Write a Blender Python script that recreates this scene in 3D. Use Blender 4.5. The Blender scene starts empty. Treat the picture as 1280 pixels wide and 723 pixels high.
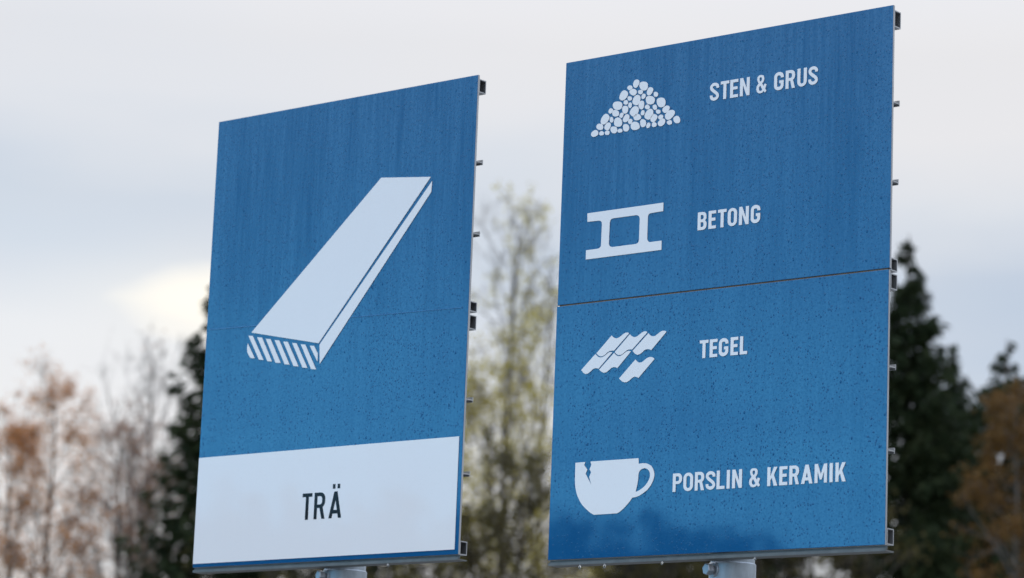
import bpy, math, random
import numpy as np
from mathutils import Matrix, Vector
from mathutils.geometry import tessellate_polygon

R = math.radians
scene = bpy.context.scene
COL = scene.collection

# ------------------------------------------------------------------ camera
cam_data = bpy.data.cameras.new('camera')
cam = bpy.data.objects.new('camera', cam_data)
COL.objects.link(cam)
PITCH, ROLL = 0.19358555554, -0.03902574293
cp, sp, cr, sr = math.cos(PITCH), math.sin(PITCH), math.cos(ROLL), math.sin(ROLL)
r_ = Vector((1, 0, 0)); u_ = Vector((0, -sp, cp)); f_ = Vector((0, cp, sp))
rx = r_ * cr - u_ * sr; ux = r_ * sr + u_ * cr; bk = -f_
EYE = 1.6
cam.matrix_world = Matrix(((rx.x, ux.x, bk.x, 0), (rx.y, ux.y, bk.y, 0), (rx.z, ux.z, bk.z, EYE), (0, 0, 0, 1)))
cam_data.sensor_fit = 'HORIZONTAL'
cam_data.sensor_width = 36.0
cam_data.lens = 105.681
cam_data.clip_start = 0.1
cam_data.clip_end = 6000
cam_data.dof.use_dof = True
cam_data.dof.focus_distance = 8.75
cam_data.dof.aperture_fstop = 3.5
cam_data.dof.aperture_blades = 8
scene.camera = cam

# ------------------------------------------------------------------ exposure
vs = scene.view_settings
vs.view_transform = 'Standard'; vs.look = 'None'; vs.gamma = 1.0; vs.exposure = 0.05
vs.use_curve_mapping = False

# ------------------------------------------------------------------ sun and sky
SUN_AZ, SUN_EL = R(-5.5), R(10.6)
sun_dir = Vector((math.sin(SUN_AZ) * math.cos(SUN_EL), math.cos(SUN_AZ) * math.cos(SUN_EL), math.sin(SUN_EL)))
sd = bpy.data.lights.new('sun', 'SUN')
sd.energy = 0.6; sd.angle = R(16); sd.color = (1.0, 0.93, 0.82)
sun = bpy.data.objects.new('sun', sd); COL.objects.link(sun)
sun.rotation_euler = sun_dir.to_track_quat('Z', 'Y').to_euler()
sun.location = (0, 0, 60)

world = bpy.data.worlds.new('World'); scene.world = world
world.use_nodes = True
wn = world.node_tree; wn.nodes.clear()
def W(t, **kw):
    n = wn.nodes.new(t)
    for k, v in kw.items(): setattr(n, k, v)
    return n
def wmath(op, a, b=None, c=None, clamp=False):
    n = W('ShaderNodeMath', operation=op); n.use_clamp = clamp
    for i, v in enumerate((a, b, c)):
        if v is None: continue
        if isinstance(v, (int, float)): n.inputs[i].default_value = v
        else: wn.links.new(v, n.inputs[i])
    return n.outputs[0]
def wmix(fac, a, b):
    n = W('ShaderNodeMix', data_type='RGBA')
    for s, v in ((n.inputs[0], fac), (n.inputs[6], a), (n.inputs[7], b)):
        if isinstance(v, tuple): s.default_value = v + (1,)
        elif isinstance(v, (int, float)): s.default_value = v
        else: wn.links.new(v, s)
    return n.outputs[2]
sky = W('ShaderNodeTexSky', sky_type='NISHITA', sun_disc=False, sun_elevation=SUN_EL, sun_rotation=SUN_AZ, dust_density=2.0)
bg_sky = W('ShaderNodeBackground'); bg_sky.inputs[1].default_value = 0.1
wn.links.new(sky.outputs[0], bg_sky.inputs[0])
tc = W('ShaderNodeTexCoord')
sep = W('ShaderNodeSeparateXYZ'); wn.links.new(tc.outputs['Generated'], sep.inputs[0])
z = wmath('MAXIMUM', sep.outputs[2], 0.0)
mp = W('ShaderNodeMapping'); mp.inputs['Scale'].default_value = (1.0, 1.0, 3.4); mp.inputs['Location'].default_value = (3.1, 0.4, 0.15)
wn.links.new(tc.outputs['Generated'], mp.inputs[0])
nz = W('ShaderNodeTexNoise'); nz.inputs['Scale'].default_value = 5.5; nz.inputs['Detail'].default_value = 5; nz.inputs['Roughness'].default_value = 0.45
wn.links.new(mp.outputs[0], nz.inputs[0])
cloud = wmath('MULTIPLY_ADD', nz.outputs[0], 2.6, -0.8, clamp=True)
# cloud decks one above the other: pale grey, a blue-grey band, then whiter air near the horizon
zz = wmath('ADD', z, wmath('MULTIPLY_ADD', nz.outputs[0], 0.045, -0.0225))
def deck(stops):
    rp = W('ShaderNodeValToRGB'); wn.links.new(wmath('MULTIPLY', zz, 2.5), rp.inputs[0]); els = rp.color_ramp.elements
    els[0].position = 0.0; els[0].color = stops[0][1] + (1,)
    els[1].position = 1.0; els[1].color = stops[-1][1] + (1,)
    for p, c in stops[1:-1]: els.new(p * 2.5).color = c + (1,)
    return rp.outputs[0]
LO, HI = (0.74, 0.775, 0.83), (0.66, 0.70, 0.77)
west = deck([(0.0, LO), (0.12, LO), (0.165, (0.73, 0.775, 0.835)), (0.195, (0.55, 0.645, 0.765)), (0.215, (0.51, 0.605, 0.73)), (0.245, (0.665, 0.71, 0.785)), (0.28, (0.70, 0.725, 0.78)), (0.4, HI)])
east = deck([(0.0, LO), (0.12, (0.66, 0.71, 0.78)), (0.165, (0.48, 0.575, 0.71)), (0.203, (0.435, 0.54, 0.69)), (0.228, (0.63, 0.69, 0.775)), (0.25, (0.76, 0.765, 0.80)), (0.28, (0.77, 0.77, 0.795)), (0.4, HI)])
base = wmix(wmath('MULTIPLY_ADD', sep.outputs[0], 3.0, 0.45, clamp=True), west, east)
base = wmix(wmath('MULTIPLY', cloud, 0.32), base, (0.79, 0.785, 0.80))
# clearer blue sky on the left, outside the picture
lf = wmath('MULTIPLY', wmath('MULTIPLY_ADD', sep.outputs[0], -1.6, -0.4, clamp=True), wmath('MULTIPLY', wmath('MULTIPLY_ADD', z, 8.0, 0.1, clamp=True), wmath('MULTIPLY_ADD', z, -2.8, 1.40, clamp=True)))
# an overcast sky grows brighter and bluer towards the zenith
up = wmath('MULTIPLY_ADD', z, 1.7, -0.46, clamp=True)
base = wmix(up, base, (1.66, 1.86, 2.3))
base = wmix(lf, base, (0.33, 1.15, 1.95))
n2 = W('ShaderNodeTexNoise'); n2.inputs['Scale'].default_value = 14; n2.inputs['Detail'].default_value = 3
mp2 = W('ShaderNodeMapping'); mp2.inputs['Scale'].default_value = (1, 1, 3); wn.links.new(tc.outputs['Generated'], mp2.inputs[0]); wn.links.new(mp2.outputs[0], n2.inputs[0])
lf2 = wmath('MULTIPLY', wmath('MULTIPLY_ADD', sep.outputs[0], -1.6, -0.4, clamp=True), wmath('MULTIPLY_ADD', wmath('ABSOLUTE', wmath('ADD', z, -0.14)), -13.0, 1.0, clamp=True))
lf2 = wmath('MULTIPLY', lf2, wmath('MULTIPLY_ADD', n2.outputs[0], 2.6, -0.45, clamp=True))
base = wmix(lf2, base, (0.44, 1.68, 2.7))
# where the hidden sun thins the cloud
dv = W('ShaderNodeVectorMath', operation='SUBTRACT'); wn.links.new(tc.outputs['Generated'], dv.inputs[0]); dv.inputs[1].default_value = sun_dir
ds = W('ShaderNodeVectorMath', operation='MULTIPLY'); wn.links.new(dv.outputs[0], ds.inputs[0]); ds.inputs[1].default_value = (0.85, 0.85, 2.4)
dl = W('ShaderNodeVectorMath', operation='LENGTH'); wn.links.new(ds.outputs[0], dl.inputs[0])
dd = wmath('ADD', dl.outputs['Value'], wmath('MULTIPLY_ADD', n2.outputs[0], 0.05, -0.025))
halo = wmath('MULTIPLY_ADD', dl.outputs['Value'], -12.0, 0.85, clamp=True)
base = wmix(wmath('MULTIPLY', halo, halo), base, (0.92, 0.905, 0.86))
core = wmath('MULTIPLY_ADD', dd, -38.0, 1.25, clamp=True)
core = wmath('MULTIPLY', core, wmath('SUBTRACT', 1.5, wmath('MULTIPLY', core, 0.5)))
base = wmix(wmath('MULTIPLY', core, 0.78), base, (1.04, 1.005, 0.90))
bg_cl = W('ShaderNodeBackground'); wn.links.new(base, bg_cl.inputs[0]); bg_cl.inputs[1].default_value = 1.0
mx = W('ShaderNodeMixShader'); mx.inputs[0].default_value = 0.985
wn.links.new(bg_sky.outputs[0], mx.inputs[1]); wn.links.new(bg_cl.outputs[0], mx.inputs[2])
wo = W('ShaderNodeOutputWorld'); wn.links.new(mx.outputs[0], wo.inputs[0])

# ------------------------------------------------------------------ material helpers
class Mat:
    def __init__(self, name):
        self.m = bpy.data.materials.new(name); self.m.use_nodes = True
        self.t = self.m.node_tree; self.t.nodes.clear()
        self.out = self.n('ShaderNodeOutputMaterial')
    def n(self, t, **kw):
        nd = self.t.nodes.new(t)
        for k, v in kw.items(): setattr(nd, k, v)
        return nd
    def set(self, s, v):
        if isinstance(v, bpy.types.NodeSocket): self.t.links.new(v, s)
        elif isinstance(v, tuple) and len(v) == 3 and s.type == 'RGBA': s.default_value = v + (1,)
        else: s.default_value = v
    def math(self, op, a, b=None, c=None, clamp=False):
        nd = self.n('ShaderNodeMath', operation=op); nd.use_clamp = clamp
        for i, v in enumerate((a, b, c)):
            if v is not None: self.set(nd.inputs[i], v)
        return nd.outputs[0]
    def mix(self, f, a, b):
        nd = self.n('ShaderNodeMix', data_type='RGBA')
        self.set(nd.inputs[0], f); self.set(nd.inputs[6], a); self.set(nd.inputs[7], b)
        return nd.outputs[2]
    def coord(self, scale=(1, 1, 1), loc=(0, 0, 0), kind='Object'):
        c = self.n('ShaderNodeTexCoord'); m = self.n('ShaderNodeMapping')
        m.inputs['Scale'].default_value = scale
        self.set(m.inputs['Location'], loc)
        self.t.links.new(c.outputs[kind], m.inputs[0]); return m.outputs[0]
    def noise(self, vec, scale, detail=3, rough=0.5):
        nd = self.n('ShaderNodeTexNoise'); self.set(nd.inputs['Vector'], vec)
        nd.inputs['Scale'].default_value = scale; nd.inputs['Detail'].default_value = detail; nd.inputs['Roughness'].default_value = rough
        return nd.outputs[0]
    def vor(self, vec, scale, dims='3D'):
        nd = self.n('ShaderNodeTexVoronoi', voronoi_dimensions=dims, feature='F1'); self.set(nd.inputs['Vector'], vec)
        nd.inputs['Scale'].default_value = scale
        return nd.outputs['Distance'], nd.outputs['Color']
    def bsdf(self, **kw):
        b = self.n('ShaderNodeBsdfPrincipled')
        for k, v in kw.items(): self.set(b.inputs[k.replace('_', ' ')], v)
        self.t.links.new(b.outputs[0], self.out.inputs[0]); return b
    def bump(self, h, dist, strength=1.0):
        b = self.n('ShaderNodeBump'); self.set(b.inputs['Height'], h)
        b.inputs['Distance'].default_value = dist; self.set(b.inputs['Strength'], strength); return b.outputs[0]

def drops(M, vec, scale, keep, rmin, rvar):
    """water drops: 1 at a drop's middle, 0 outside it; only some cells carry one"""
    d, c = M.vor(vec, scale)
    sx = M.n('ShaderNodeSeparateColor'); M.set(sx.inputs[0], c)
    rad = M.math('MULTIPLY_ADD', sx.outputs[0], rvar, rmin)
    k = M.math('LESS_THAN', sx.outputs[1], keep)
    h = M.math('SUBTRACT', 1.0, M.math('DIVIDE', d, rad))
    h = M.math('MAXIMUM', h, 0.0)
    return M.math('MULTIPLY', M.math('POWER', h, 0.6), k)

def film(name, col, wet, coat=1.0):
    """printed vinyl on the sign face, beaded with rain and streaked where it ran down"""
    M = Mat(name)
    oi = M.n('ShaderNodeObjectInfo')
    cx = M.n('ShaderNodeCombineXYZ'); M.set(cx.inputs[0], M.math('MULTIPLY', oi.outputs['Random'], 37.0)); M.set(cx.inputs[2], M.math('MULTIPLY', oi.outputs['Random'], 19.0))
    o = cx.outputs[0]
    flat = (1, 0.0, 1)
    v = M.coord(flat, o)
    n0 = M.noise(v, 1.7, 3, 0.55)                                   # broad patches
    sz = M.n('ShaderNodeSeparateXYZ'); M.set(sz.inputs[0], M.coord())
    hi = M.math('MULTIPLY_ADD', sz.outputs[2], 1.5, -4.7, clamp=True)   # higher up the drops have run together into streaks
    lo = M.math('SUBTRACT', 1.0, M.math('MULTIPLY', hi, 0.75))
    col_n = M.noise(M.coord((26, 0, 2.2), o), 1.0, 3, 0.55)                   # drops line up in columns where rain has run
    dens = M.math('MULTIPLY_ADD', col_n, 3.4, M.math('ADD', M.math('MULTIPLY_ADD', n0, 1.8, -1.85), M.math('MULTIPLY', hi, 0.22)))
    d1 = drops(M, M.coord((1.0, 0.0, 0.85), o), 125, dens, 0.15, 0.20)
    d4 = drops(M, M.coord((1.0, 0.0, 0.8), M.math('ADD', oi.outputs['Random'], 5.3)), 170, M.math('MULTIPLY_ADD', dens, 0.8, 0.15), 0.2, 0.24)
    d2 = drops(M, M.coord((1.0, 0.0, 0.8), o), 47, M.math('MULTIPLY', M.math('MULTIPLY_ADD', n0, 0.9, -0.28), lo), 0.08, 0.10)
    d3 = drops(M, M.coord((1.0, 0.0, 0.34), o), 170, M.math('MULTIPLY', M.math('MULTIPLY_ADD', n0, 0.8, -0.08), hi), 0.20, 0.30)
    dr = M.math('MAXIMUM', M.math('MAXIMUM', d1, d2), M.math('MULTIPLY', d3, 0.6))
    s1 = M.noise(M.coord((42, 0, 1.5), o), 1.0, 5, 0.62)            # vertical runs
    s2 = M.noise(M.coord((120, 0, 5.0), o), 1.0, 4, 0.6)
    s3 = M.noise(M.coord((9, 0, 0.9), o), 1.0, 3, 0.5)
    run = M.math('MULTIPLY_ADD', M.math('ADD', M.math('ADD', s1, s2), s3), 2.0, -2.65, clamp=True)
    run = M.math('MULTIPLY', run, M.math('MULTIPLY_ADD', hi, 0.50, 0.24))
    soil = M.math('MULTIPLY_ADD', M.noise(v, 5.0, 6, 0.6), 1.6, -0.3, clamp=True)
    on = lambda d, k: M.math('MULTIPLY', M.math('GREATER_THAN', d, 0.12), k)
    bead = M.math('MAXIMUM', M.math('MAXIMUM', on(d1, 0.55), on(d2, 0.75)), on(d4, 0.36))
    wetm = M.math('MULTIPLY', M.math('MAXIMUM', bead, M.math('MULTIPLY', M.math('GREATER_THAN', d3, 0.12), 0.35)), wet)
    grain = M.math('MULTIPLY_ADD', M.noise(M.coord((1, 0, .8), o), 140, 3, 0.6), 3.0, -1.1, clamp=True)
    c = M.mix(M.math('MULTIPLY', run, wet * 0.45), col, tuple(k * 0.72 for k in col))
    c = M.mix(wetm, c, tuple(k * 0.78 for k in col))
    c = M.mix(M.math('MULTIPLY', soil, 0.06), c, tuple(min(1, k * 1.05 + 0.03) for k in col))
    h = M.math('ADD', dr, M.math('MULTIPLY', n0, 1.2))
    nb = M.bump(h, 0.0016, 0.30 * wet + 0.02)
    # water has a lower index than the clear laminate, so beads and runs mirror less of the sky
    gl = M.math('SUBTRACT', 1.0, M.math('MAXIMUM', M.math('MULTIPLY', wetm, 0.9), M.math('MULTIPLY', run, wet * 0.7)))
    gl = M.math('MULTIPLY', gl, M.math('MULTIPLY_ADD', grain, -0.35 * wet * coat, coat))
    M.bsdf(Base_Color=c, Roughness=0.4, Specular_IOR_Level=0.08, Coat_Weight=gl, Coat_Roughness=M.math('MULTIPLY_ADD', soil, 0.04, 0.015), Coat_IOR=1.75, Normal=nb, Coat_Normal=nb)
    return M.m

def metal(name, col, rough, spots=0.5, metallic=0.85):
    M = Mat(name)
    v = M.coord()
    a = M.noise(v, 14, 5, 0.6); b = M.noise(M.coord((1, 1, 0.25)), 30, 4, 0.6)
    f = M.math('MULTIPLY_ADD', M.math('ADD', a, b), 1.5, -1.0, clamp=True)
    c = M.mix(M.math('MULTIPLY', f, spots), tuple(k * 0.55 for k in col), col)
    rr = M.math('MULTIPLY_ADD', a, 0.3, rough - 0.15)
    M.bsdf(Base_Color=c, Metallic=metallic, Roughness=rr, Normal=M.bump(b, 0.002, 0.25))
    return M.m

MAT = {}
MAT['blue'] = film('blue_vinyl', (0.002, 0.090, 0.238), 1.0)
MAT['white'] = film('white_vinyl', (0.87, 0.83, 0.81), 0.14, 0.4)
MAT['black'] = film('black_vinyl', (0.012, 0.012, 0.014), 0.0, 0.15)
MAT['alu'] = metal('mill_aluminium', (0.62, 0.64, 0.66), 0.42, 0.5)
MAT['alu_dark'] = metal('weathered_aluminium', (0.19, 0.20, 0.195), 0.55, 0.8, 0.3)
MAT['galv'] = metal('galvanized_steel', (0.44, 0.50, 0.55), 0.5, 1.0, 0.55)
MAT['bolt'] = metal('zinc_bolt', (0.45, 0.48, 0.52), 0.45, 0.9, 0.8)
def joint_mat():
    M = Mat('dirty_joint'); n = M.noise(M.coord((1, 1, 1)), 30, 4)
    M.bsdf(Base_Color=M.mix(n, (0.05, 0.035, 0.02), (0.30, 0.22, 0.12)), Roughness=0.8); return M.m
MAT['joint'] = joint_mat()
def scratch_mat():
    M = Mat('film_edge'); n = M.noise(M.coord((1, 1, 1)), 25, 4)
    M.bsdf(Base_Color=M.mix(n, (0.02, 0.13, 0.35), (0.10, 0.27, 0.50)), Roughness=0.4); return M.m
MAT['film_edge'] = scratch_mat()

def leaf_mat(name, cols, trans=0.35, rough=0.6):
    M = Mat(name)
    g = M.n('ShaderNodeNewGeometry')
    ramp = M.n('ShaderNodeValToRGB'); els = ramp.color_ramp.elements
    while len(els) < len(cols): els.new(0.5)
    for i, c in enumerate(cols):
        els[i].position = i / max(1, len(cols) - 1); els[i].color = c + (1,)
    big = M.noise(M.coord(), 0.8, 2)
    f = M.math('ADD', M.math('MULTIPLY', g.outputs['Random Per Island'], 0.7), M.math('MULTIPLY_ADD', big, 1.2, -0.45), clamp=True)
    M.t.links.new(f, ramp.inputs[0])
    b = M.n('ShaderNodeBsdfPrincipled'); M.t.links.new(ramp.outputs[0], b.inputs['Base Color']); b.inputs['Roughness'].default_value = rough
    b.inputs['Specular IOR Level'].default_value = 0.12
    tr = M.n('ShaderNodeBsdfTranslucent'); M.t.links.new(ramp.outputs[0], tr.inputs[0])
    mx = M.n('ShaderNodeMixShader'); mx.inputs[0].default_value = trans
    M.t.links.new(b.outputs[0], mx.inputs[1]); M.t.links.new(tr.outputs[0], mx.inputs[2]); M.t.links.new(mx.outputs[0], M.out.inputs[0])
    return M.m
def bark_mat(name, a, b, scale=9):
    M = Mat(name); n = M.noise(M.coord((1, 1, 0.35)), scale, 5, 0.6)
    M.bsdf(Base_Color=M.mix(M.math('MULTIPLY_ADD', n, 2.4, -0.7, clamp=True), a, b), Roughness=0.9, Normal=M.bump(n, 0.02, 0.6)); return M.m
def water_mat():
    M = Mat('water'); n = M.noise(M.coord(), 60, 2)
    M.bsdf(Base_Color=(0.95, 0.97, 1.0), Roughness=M.math('MULTIPLY', n, 0.03), IOR=1.333, Transmission_Weight=1.0); return M.m
MAT['water'] = water_mat()
MAT['bark_dark'] = bark_mat('dark_bark', (0.035, 0.028, 0.022), (0.10, 0.08, 0.065))
MAT['bark_grey'] = bark_mat('grey_bark', (0.075, 0.065, 0.055), (0.20, 0.175, 0.15))
MAT['bark_pale'] = bark_mat('pale_bark', (0.13, 0.112, 0.10), (0.36, 0.33, 0.31))
MAT['needles'] = leaf_mat('spruce_needles', [(0.012, 0.020, 0.008), (0.022, 0.034, 0.013), (0.042, 0.052, 0.020)], 0.15, 0.8)
MAT['leaf_orange'] = leaf_mat('rusty_leaves', [(0.40, 0.15, 0.045), (0.58, 0.26, 0.09), (0.68, 0.38, 0.18)], 0.6)
MAT['leaf_brown'] = leaf_mat('brown_leaves', [(0.20, 0.10, 0.06), (0.32, 0.17, 0.10), (0.42, 0.25, 0.16)], 0.5)
MAT['leaf_yellow'] = leaf_mat('yellow_green_leaves', [(0.32, 0.25, 0.03), (0.52, 0.43, 0.09), (0.66, 0.57, 0.20)], 0.6)
MAT['leaf_gold'] = leaf_mat('golden_leaves', [(0.09, 0.05, 0.016), (0.17, 0.09, 0.028), (0.27, 0.145, 0.045)])
MAT['leaf_olive'] = leaf_mat('olive_leaves', [(0.05, 0.045, 0.015), (0.10, 0.085, 0.03), (0.16, 0.13, 0.05)])
def ground_mat():
    M = Mat('gravel_ground'); a = M.noise(M.coord(), 0.15, 6); b = M.noise(M.coord(), 40, 4)
    f = M.math('ADD', M.math('MULTIPLY', a, 0.6), M.math('MULTIPLY', b, 0.4))
    M.bsdf(Base_Color=M.mix(f, (0.07, 0.07, 0.065), (0.28, 0.27, 0.25)), Roughness=0.9, Normal=M.bump(b, 0.02, 0.5)); return M.m
def grass_mat():
    M = Mat('autumn_turf'); a = M.noise(M.coord(), 0.4, 6); b = M.noise(M.coord(), 25, 4)
    f = M.math('ADD', M.math('MULTIPLY', a, 0.6), M.math('MULTIPLY', b, 0.4))
    M.bsdf(Base_Color=M.mix(f, (0.05, 0.055, 0.02), (0.17, 0.15, 0.06)), Roughness=0.95, Normal=M.bump(b, 0.05, 0.8)); return M.m
MAT['ground'] = ground_mat(); MAT['turf'] = grass_mat()

# ------------------------------------------------------------------ object helpers
def empty(name, loc, rz=0):
    o = bpy.data.objects.new(name, None); COL.objects.link(o)
    o.location = loc; o.rotation_euler = (0, 0, rz); o.empty_display_size = 0.3
    return o
def tag(o, label=None, cat=None, group=None, kind=None):
    if label: o['label'] = label
    if cat: o['category'] = cat
    if group: o['group'] = group
    if kind: o['kind'] = kind
    return o
class MB:
    def __init__(self): self.v = []; self.f = []; self.mi = []
    def add(self, vs, fs, mi=0):
        b = len(self.v); self.v += [tuple(p) for p in vs]; self.f += [tuple(b + i for i in f) for f in fs]; self.mi += [mi] * len(fs)
    def box(self, x0, x1, y0, y1, z0, z1, mi=0, mis=None):
        vs = [(x0, y0, z0), (x1, y0, z0), (x1, y1, z0), (x0, y1, z0), (x0, y0, z1), (x1, y0, z1), (x1, y1, z1), (x0, y1, z1)]
        fs = [(0, 3, 2, 1), (4, 5, 6, 7), (0, 1, 5, 4), (1, 2, 6, 5), (2, 3, 7, 6), (3, 0, 4, 7)]   # bottom, top, front, right, back, left
        b = len(self.v); self.v += vs; self.f += [tuple(b + i for i in f) for f in fs]; self.mi += list(mis) if mis else [mi] * 6
    def extrude_x(self, ring, x0, x1, holes=()):
        """profile in (y, z) pushed along x, with closed ends"""
        polys = [ring] + list(holes); flat = [p for pl in polys for p in pl]; n = len(flat); b = len(self.v)
        self.v += [(x0, p[0], p[1]) for p in flat] + [(x1, p[0], p[1]) for p in flat]
        off = 0
        for pl in polys:
            m = len(pl)
            for i in range(m):
                j = (i + 1) % m; self.f.append((b + off + i, b + off + j, b + n + off + j, b + n + off + i)); self.mi.append(0)
            off += m
        for t in tessellate_polygon([[Vector((p[0], p[1], 0)) for p in pl] for pl in polys]):
            self.f.append((b + t[0], b + t[1], b + t[2])); self.f.append((b + n + t[0], b + n + t[2], b + n + t[1])); self.mi += [0, 0]
    def lathe(self, prof, axis, origin, n=24):
        """prof: (radius, distance along axis); capped where the radius is 0"""
        ax = Vector(axis).normalized(); t = ax.orthogonal().normalized(); s = ax.cross(t); o = Vector(origin); b = len(self.v)
        for r, h in prof:
            for i in range(n):
                a = 2 * math.pi * i / n; self.v.append(tuple(o + ax * h + t * (r * math.cos(a)) + s * (r * math.sin(a))))
        for k in range(len(prof) - 1):
            for i in range(n):
                j = (i + 1) % n; self.f.append((b + k * n + i, b + k * n + j, b + (k + 1) * n + j, b + (k + 1) * n + i)); self.mi.append(0)
        self.f.append(tuple(b + i for i in range(n))[::-1]); self.f.append(tuple(b + (len(prof) - 1) * n + i for i in range(n))); self.mi += [0, 0]
    def build(self, name, mats, parent=None, smooth=False, fix=True):
        me = bpy.data.meshes.new(name); me.from_pydata(self.v, [], self.f)
        for m in (mats if isinstance(mats, (list, tuple)) else [mats]): me.materials.append(m)
        me.polygons.foreach_set('material_index', self.mi)
        if smooth: me.polygons.foreach_set('use_smooth', [True] * len(me.polygons))
        me.update()
        if fix:
            import bmesh
            bm = bmesh.new(); bm.from_mesh(me); bmesh.ops.recalc_face_normals(bm, faces=bm.faces); bm.to_mesh(me); bm.free()
        o = bpy.data.objects.new(name, me); COL.objects.link(o)
        if parent: o.parent = parent
        return o


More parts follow.
